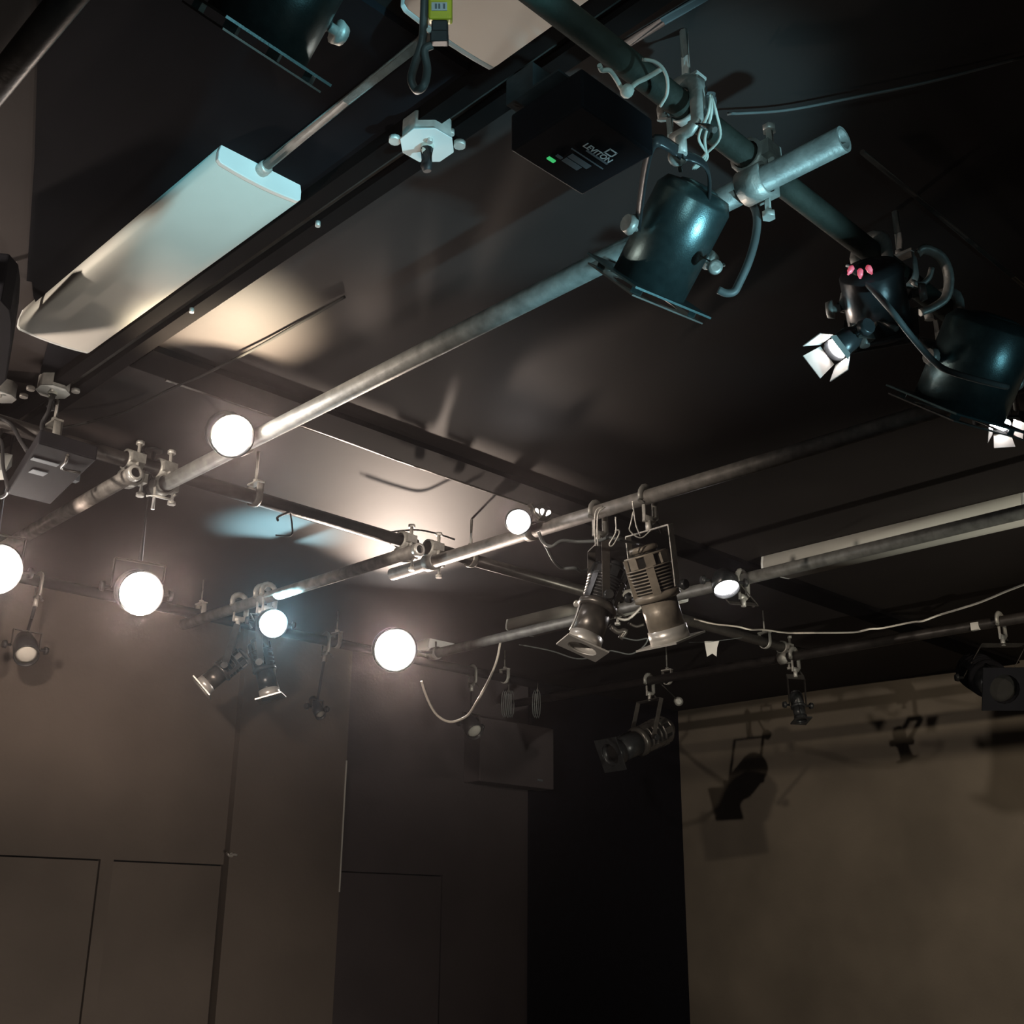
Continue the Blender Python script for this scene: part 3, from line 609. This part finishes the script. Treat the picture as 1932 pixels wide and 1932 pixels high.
cable('black_cable', [pz(548, 965, 3.33), pz(525, 975, 3.29), pz(524, 982, 3.27)], .004, 'rubber', 'short black hook of cable under the cross pipe, by the turquoise glow', 'cable')
cable('black_cable', [pz(548, 970, 3.32), pz(551, 990, 3.26), pz(549, 1010, 3.22), pz(520, 1010, 3.22)], .003, 'rubber', 'thin loose cable end hanging before the turquoise glow', 'cable')
cable('power_cable', [pt(1397, 372, 2.2), pt(1415, 378, 2.2), pt(1428, 410, 2.18), pt(1425, 450, 2.16), pt(1412, 495, 2.15), pt(1394, 535, 2.15), pt(1385, 550, 2.15), pt(1370, 553, 2.15), pt(1355, 547, 2.15)], .0078, 'rubber_grey', 'thick curved cable right of the teal can', 'cable')
cable('black_cable', [pt(1600, 500, 2.3), pt(1650, 550, 2.25), pt(1685, 590, 2.2), pt(1720, 635, 2.2), pt(1760, 680, 2.2), pt(1790, 700, 2.2), pt(1850, 718, 2.25), pt(1900, 730, 2.3)], .0062, 'rubber_grey', 'grey cable running down across the dim right can', 'cable')
for i, (pts, r, lab) in enumerate((
    ([(1131, 123), (1136, 133), (1150, 133), (1162, 148), (1175, 170), (1184, 172), (1200, 157), (1222, 146), (1248, 130)], .0042, 'pale tie cord with a knot, uppermost on the near pipe'),
    ([(1212, 112), (1234, 116), (1250, 128), (1259, 150), (1258, 178), (1246, 200)], .003, 'thin pale cord curving round the near pipe'),
    ([(1141, 199), (1155, 203), (1172, 217), (1190, 222)], .0042, 'short pale cord end below the knotted tie, upper one'),
    ([(1150, 228), (1162, 238), (1178, 241), (1200, 236), (1225, 232)], .0036, 'short pale cord end, lower one beside the dimmer box'))):
    t = thing('tie_cord', lab, 'cord', tuple(pz(*pts[0], 3.30)), 'tie cords on the near pipe')
    P = smooth_path([pz(x, y, 3.30) for x, y in pts], 5); MB().tube(P, r, 7).build('cord', 'cord_white', t)
    if i in (0, 2):
        k = pz(*( (1183, 172) if i == 0 else (1190, 218)), 3.29); MB().lathe([(-.012, .003), (-.006, .011), (.005, .011), (.012, .004)], k, (.3, .4, .2), 10).build('knot', 'cord_white', t)
for i, (x1, xm) in enumerate(((1336, 1318), (1342, 1330), (1352, 1358))):
    cable('lamp_wire', [pt(1341, 178, 2.0), pt(x1, 215, 2.0), pt(xm, 260, 2.05), pt(1335-4*i, 295, 2.1), pt(1312-3*i, 318, 2.13)], .0026, 'cord_white', ('leftmost','middle','rightmost')[i]+' of three thin pale wires entering the teal can', 'wire', 'wires into the teal can')
t = thing('wire_sleeve', 'ragged pale sleeve on the wires above the teal can', 'sleeve', tuple(pt(1341, 178, 2.0)))
MB().tube([pt(1341, 176, 2.02), pt(1340, 190, 2.02), pt(1336, 215, 2.02), pt(1330, 238, 2.02)], [.009, .012, .011, .005], 10).build('sleeve_cover', 'rubber_grey', t)
kn = CAN1
MB().lathe([(-.006, .010), (-.004, .018), (.004, .018), (.006, .010)], pt(1279, 295, 2.08), FW, 16).build('knob_head', 'cast_grey', kn)
MB().tube([pt(1279, 305, 2.085), pt(1284, 322, 2.11)], .004, 8).build('shank', 'cast_grey', kn)
MB().lathe([(-.006, .008), (-.004, .0135), (.004, .0135), (.006, .008)], pt(1349, 504, 2.08), FW, 16).build('knob_head', 'cast_grey', kn)
MB().tube([pt(1356, 506, 2.085), pt(1365, 500, 2.10)], .004, 8).build('wing', 'cast_grey', kn)
MB().tube([pt(1352, 500, 2.09), pt(1300, 470, 2.13)], .003, 6).build('shank', 'dark_metal', kn)
bb = thing('bolt_block', 'black block of taped wires at the foot of the upper rod', 'electrical box', tuple(pz(1315, 180, 3.38)))
MB().tube([pz(1308, 150, 3.42), pz(1316, 170, 3.40), pz(1312, 205, 3.36), pz(1300, 232, 3.33)], [.012, .018, .020, .012], 10).build('taped_wires', 'rubber', bb)
# clamp on the dark right can
cl = thing('hook_clamp', 'dim green-grey hook clamp above the right-edge can', 'clamp', tuple(pt(1765, 500, 2.45)))
MB().tube(smooth_path([pt(1730, 480, 2.5), pt(1745, 470, 2.5), pt(1775, 485, 2.5), pt(1790, 520, 2.5), pt(1785, 560, 2.5), pt(1760, 580, 2.5), pt(1735, 590, 2.5)], 4), .014, 8, flat=.6).build('hook', 'cast_grey', cl)
MB().tube(smooth_path([pt(1718, 530, 2.45), pt(1735, 537, 2.45), pt(1752, 525, 2.45), pt(1758, 505, 2.45)], 4), .006, 8).build('screw', 'cast_grey', cl)
# safety cables on the large pair
for i, (pts, lab) in enumerate((
    ([(1196, 960), (1190, 988), (1188, 1000), (1200, 1012), (1212, 1014), (1224, 1004), (1228, 1000)], 'safety cable looped right of the pipe, on the tan spotlight, lower strand'),
    ([(1193, 945), (1196, 965), (1200, 990), (1208, 1012)], 'safety cable strand beside it, on the tan spotlight, inner strand'),
    ([(1138, 955), (1124, 965), (1122, 1000), (1124, 1030)], 'safety cable round the clamp of the darker spotlight, outer strand'),
    ([(1142, 957), (1129, 968), (1127, 1000), (1128, 1030)], 'safety cable round the clamp of the darker spotlight, inner strand'),
    ([(1161, 975), (1162, 1003), (1150, 1026), (1156, 1029), (1168, 1008), (1167, 1000), (1160, 1002)], 'safety cable with a clip between the two large spotlights'))):
    MB().tube(smooth_path([pt(x, y, 3.58) for x, y in pts], 5), .0024, 6).build('safety_cable', 'zinc', E2 if 'tan' in lab else E1)
# junk behind the pair
t = thing('cable_clutter', 'tangle of clamps and cable behind the large spotlight pair', 'clamp', tuple(pt(1170, 1190, 4.9)))
for pts, r, m_ in (([(1150, 1180), (1165, 1192), (1180, 1190), (1170, 1205)], .012, 'dark_metal'), ([(1160, 1165), (1185, 1168), (1215, 1140)], .006, 'zinc'), ([(1185, 1175), (1200, 1182), (1215, 1178)], .006, 'dark_metal')):
    MB().tube(smooth_path([pt(x, y, 4.8) for x, y in pts], 4), r, 8).build('fitting', m_, t)
t = E1
MB().lathe([(-.005, .008), (-.003, .0125), (.006, .011)], pt(1088, 1139, 3.95), FW, 14).build('knob_head', 'bright_frame', t)
MB().tube([pt(1093, 1136, 3.96), pt(1125, 1125, 3.93)], .004, 8).build('shank', 'dark_metal', t)
MB().tube([pt(1185, 1168, 4.8), V((pt(1185, 1168, 4.8).x, 3.24, ZB))], .005, 6).build('stem', 'dark_metal', t)
# paper tag
t = thing('paper_tag', 'small white paper tag hanging on a line right of the spotlights', 'tag', tuple(pt(1340, 1222, 5.0)))
MB().prism([pt(1329, 1210, 5.0), pt(1357, 1209, 5.0), pt(1353, 1222, 5.0), pt(1352, 1239, 5.0), pt(1344, 1233, 5.0), pt(1334, 1239, 5.0)], FW*.001).build('sheet', 'paper', t)
MB().tube([pt(1300, 1212, 5.0), pt(1340, 1211, 5.0), pt(1400, 1203, 5.0)], .0015, 5).build('line', 'rubber_grey', t)
# label block on wall pipe
q = px(1840, 1182, 5.1); tag(MB().box(q, (.02, .035, .035)).build('pipe_label', 'paper'), 'small white square label on the side-wall pipe', 'label')
# coiled cables
for x, lab, n_ in ((960, 'coil of pale cable hanging above the wall box, left one', 5), (1014, 'thin coil of cable hanging above the wall box, right one', 3)):
    c = py(x, 1328, 4.80); t = thing('cable_coil', lab, 'cable', tuple(c), 'hanging cable coils')
    for k in range(n_):
        o = RT*((k-n_/2)*.012); h = .075+.01*random.random()
        MB().tube([c+o+RT*(math.cos(a_/8*6.283)*.012)+UP*(math.sin(a_/8*6.283)*h)+FW*(.01*math.sin(a_)) for a_ in range(9)], .0028, 6).build('loop', 'rubber_grey', t)
    MB().tube([c+UP*.07, V((c.x, c.y, ZB))], .003, 6).build('hook', 'dark_metal', t)
# wall box and small fittings
q0 = py(905, 1490, YB-.15); q1 = py(1045, 1490, YB-.15); q2 = py(1045, 1375, YB-.15)
t = thing('wall_speaker', 'dark grey box on the back wall beside the black drape', 'speaker', (q1.x, YB, q1.z))
MB().box2((q0.x, YB-.15, q1.z), (q1.x, YB-.001, q2.z)).build('cabinet', 'wall_dark', t, bevel=.006)
MB().box(py(1019, 1472, YB-.155), (.045, .004, .012)).build('badge', 'label_grey', t)
h = py(437, 1613, YB-.06); t = thing('hook', 'small bright hook on the pilaster beside the doors', 'hook', tuple(h))
MB().tube(smooth_path([h+V((-.03, 0, .01)), h+V((-.01, 0, -.005)), h+V((.012, 0, .003)), h+V((.03, 0, .0))], 3), .007, 8).build('prong', 'bright_frame', t)
MB().lathe([(0, .012), (.012, .012)], h, (0, 1, 0), 10).build('rosette', 'bright_frame', t)
h = px(1280, 1323, 5.3); t = thing('round_fitting', 'small pale round fitting hanging before the black drape', 'fitting', tuple(h))
MB().lathe([(-.02, .014), (-.015, .026), (.01, .026), (.015, .016)], h, FW, 14).build('fitting_body', 'cast_grey', t); MB().tube([h, V((5.12, h.y, ZA))], .006, 6).build('stem', 'dark_metal', t)
# black speaker at the far left
c = pz(0, 655, 3.3); t = thing('hanging_speaker', 'black rounded speaker cut by the left edge', 'speaker', tuple(c))
P = [pz(-60, 560, 3.30), pz(2, 566, 3.30), pz(20, 585, 3.30), pz(24, 610, 3.30), pz(22, 650, 3.3), pz(12, 718, 3.30), pz(-5, 735, 3.30), pz(-60, 740, 3.30)]
MB().prism(P, (0, 0, .12)).build('cabinet', 'speaker_shade_black', t, bevel=.004)
MB().tube([(c.x-.03, c.y, 3.42), (c.x-.03, c.y, CEIL)], .01, 8).build('bracket', 'dark_metal', t)

cable('black_cable', [pz(1372, 215, 3.5), pz(1480, 208, 3.5), pz(1600, 186, 3.5), pz(1750, 155, 3.5), pz(1940, 105, 3.5)], .003, 'rubber_grey', 'faint thin cable along the dark ceiling at the upper right', 'cable')
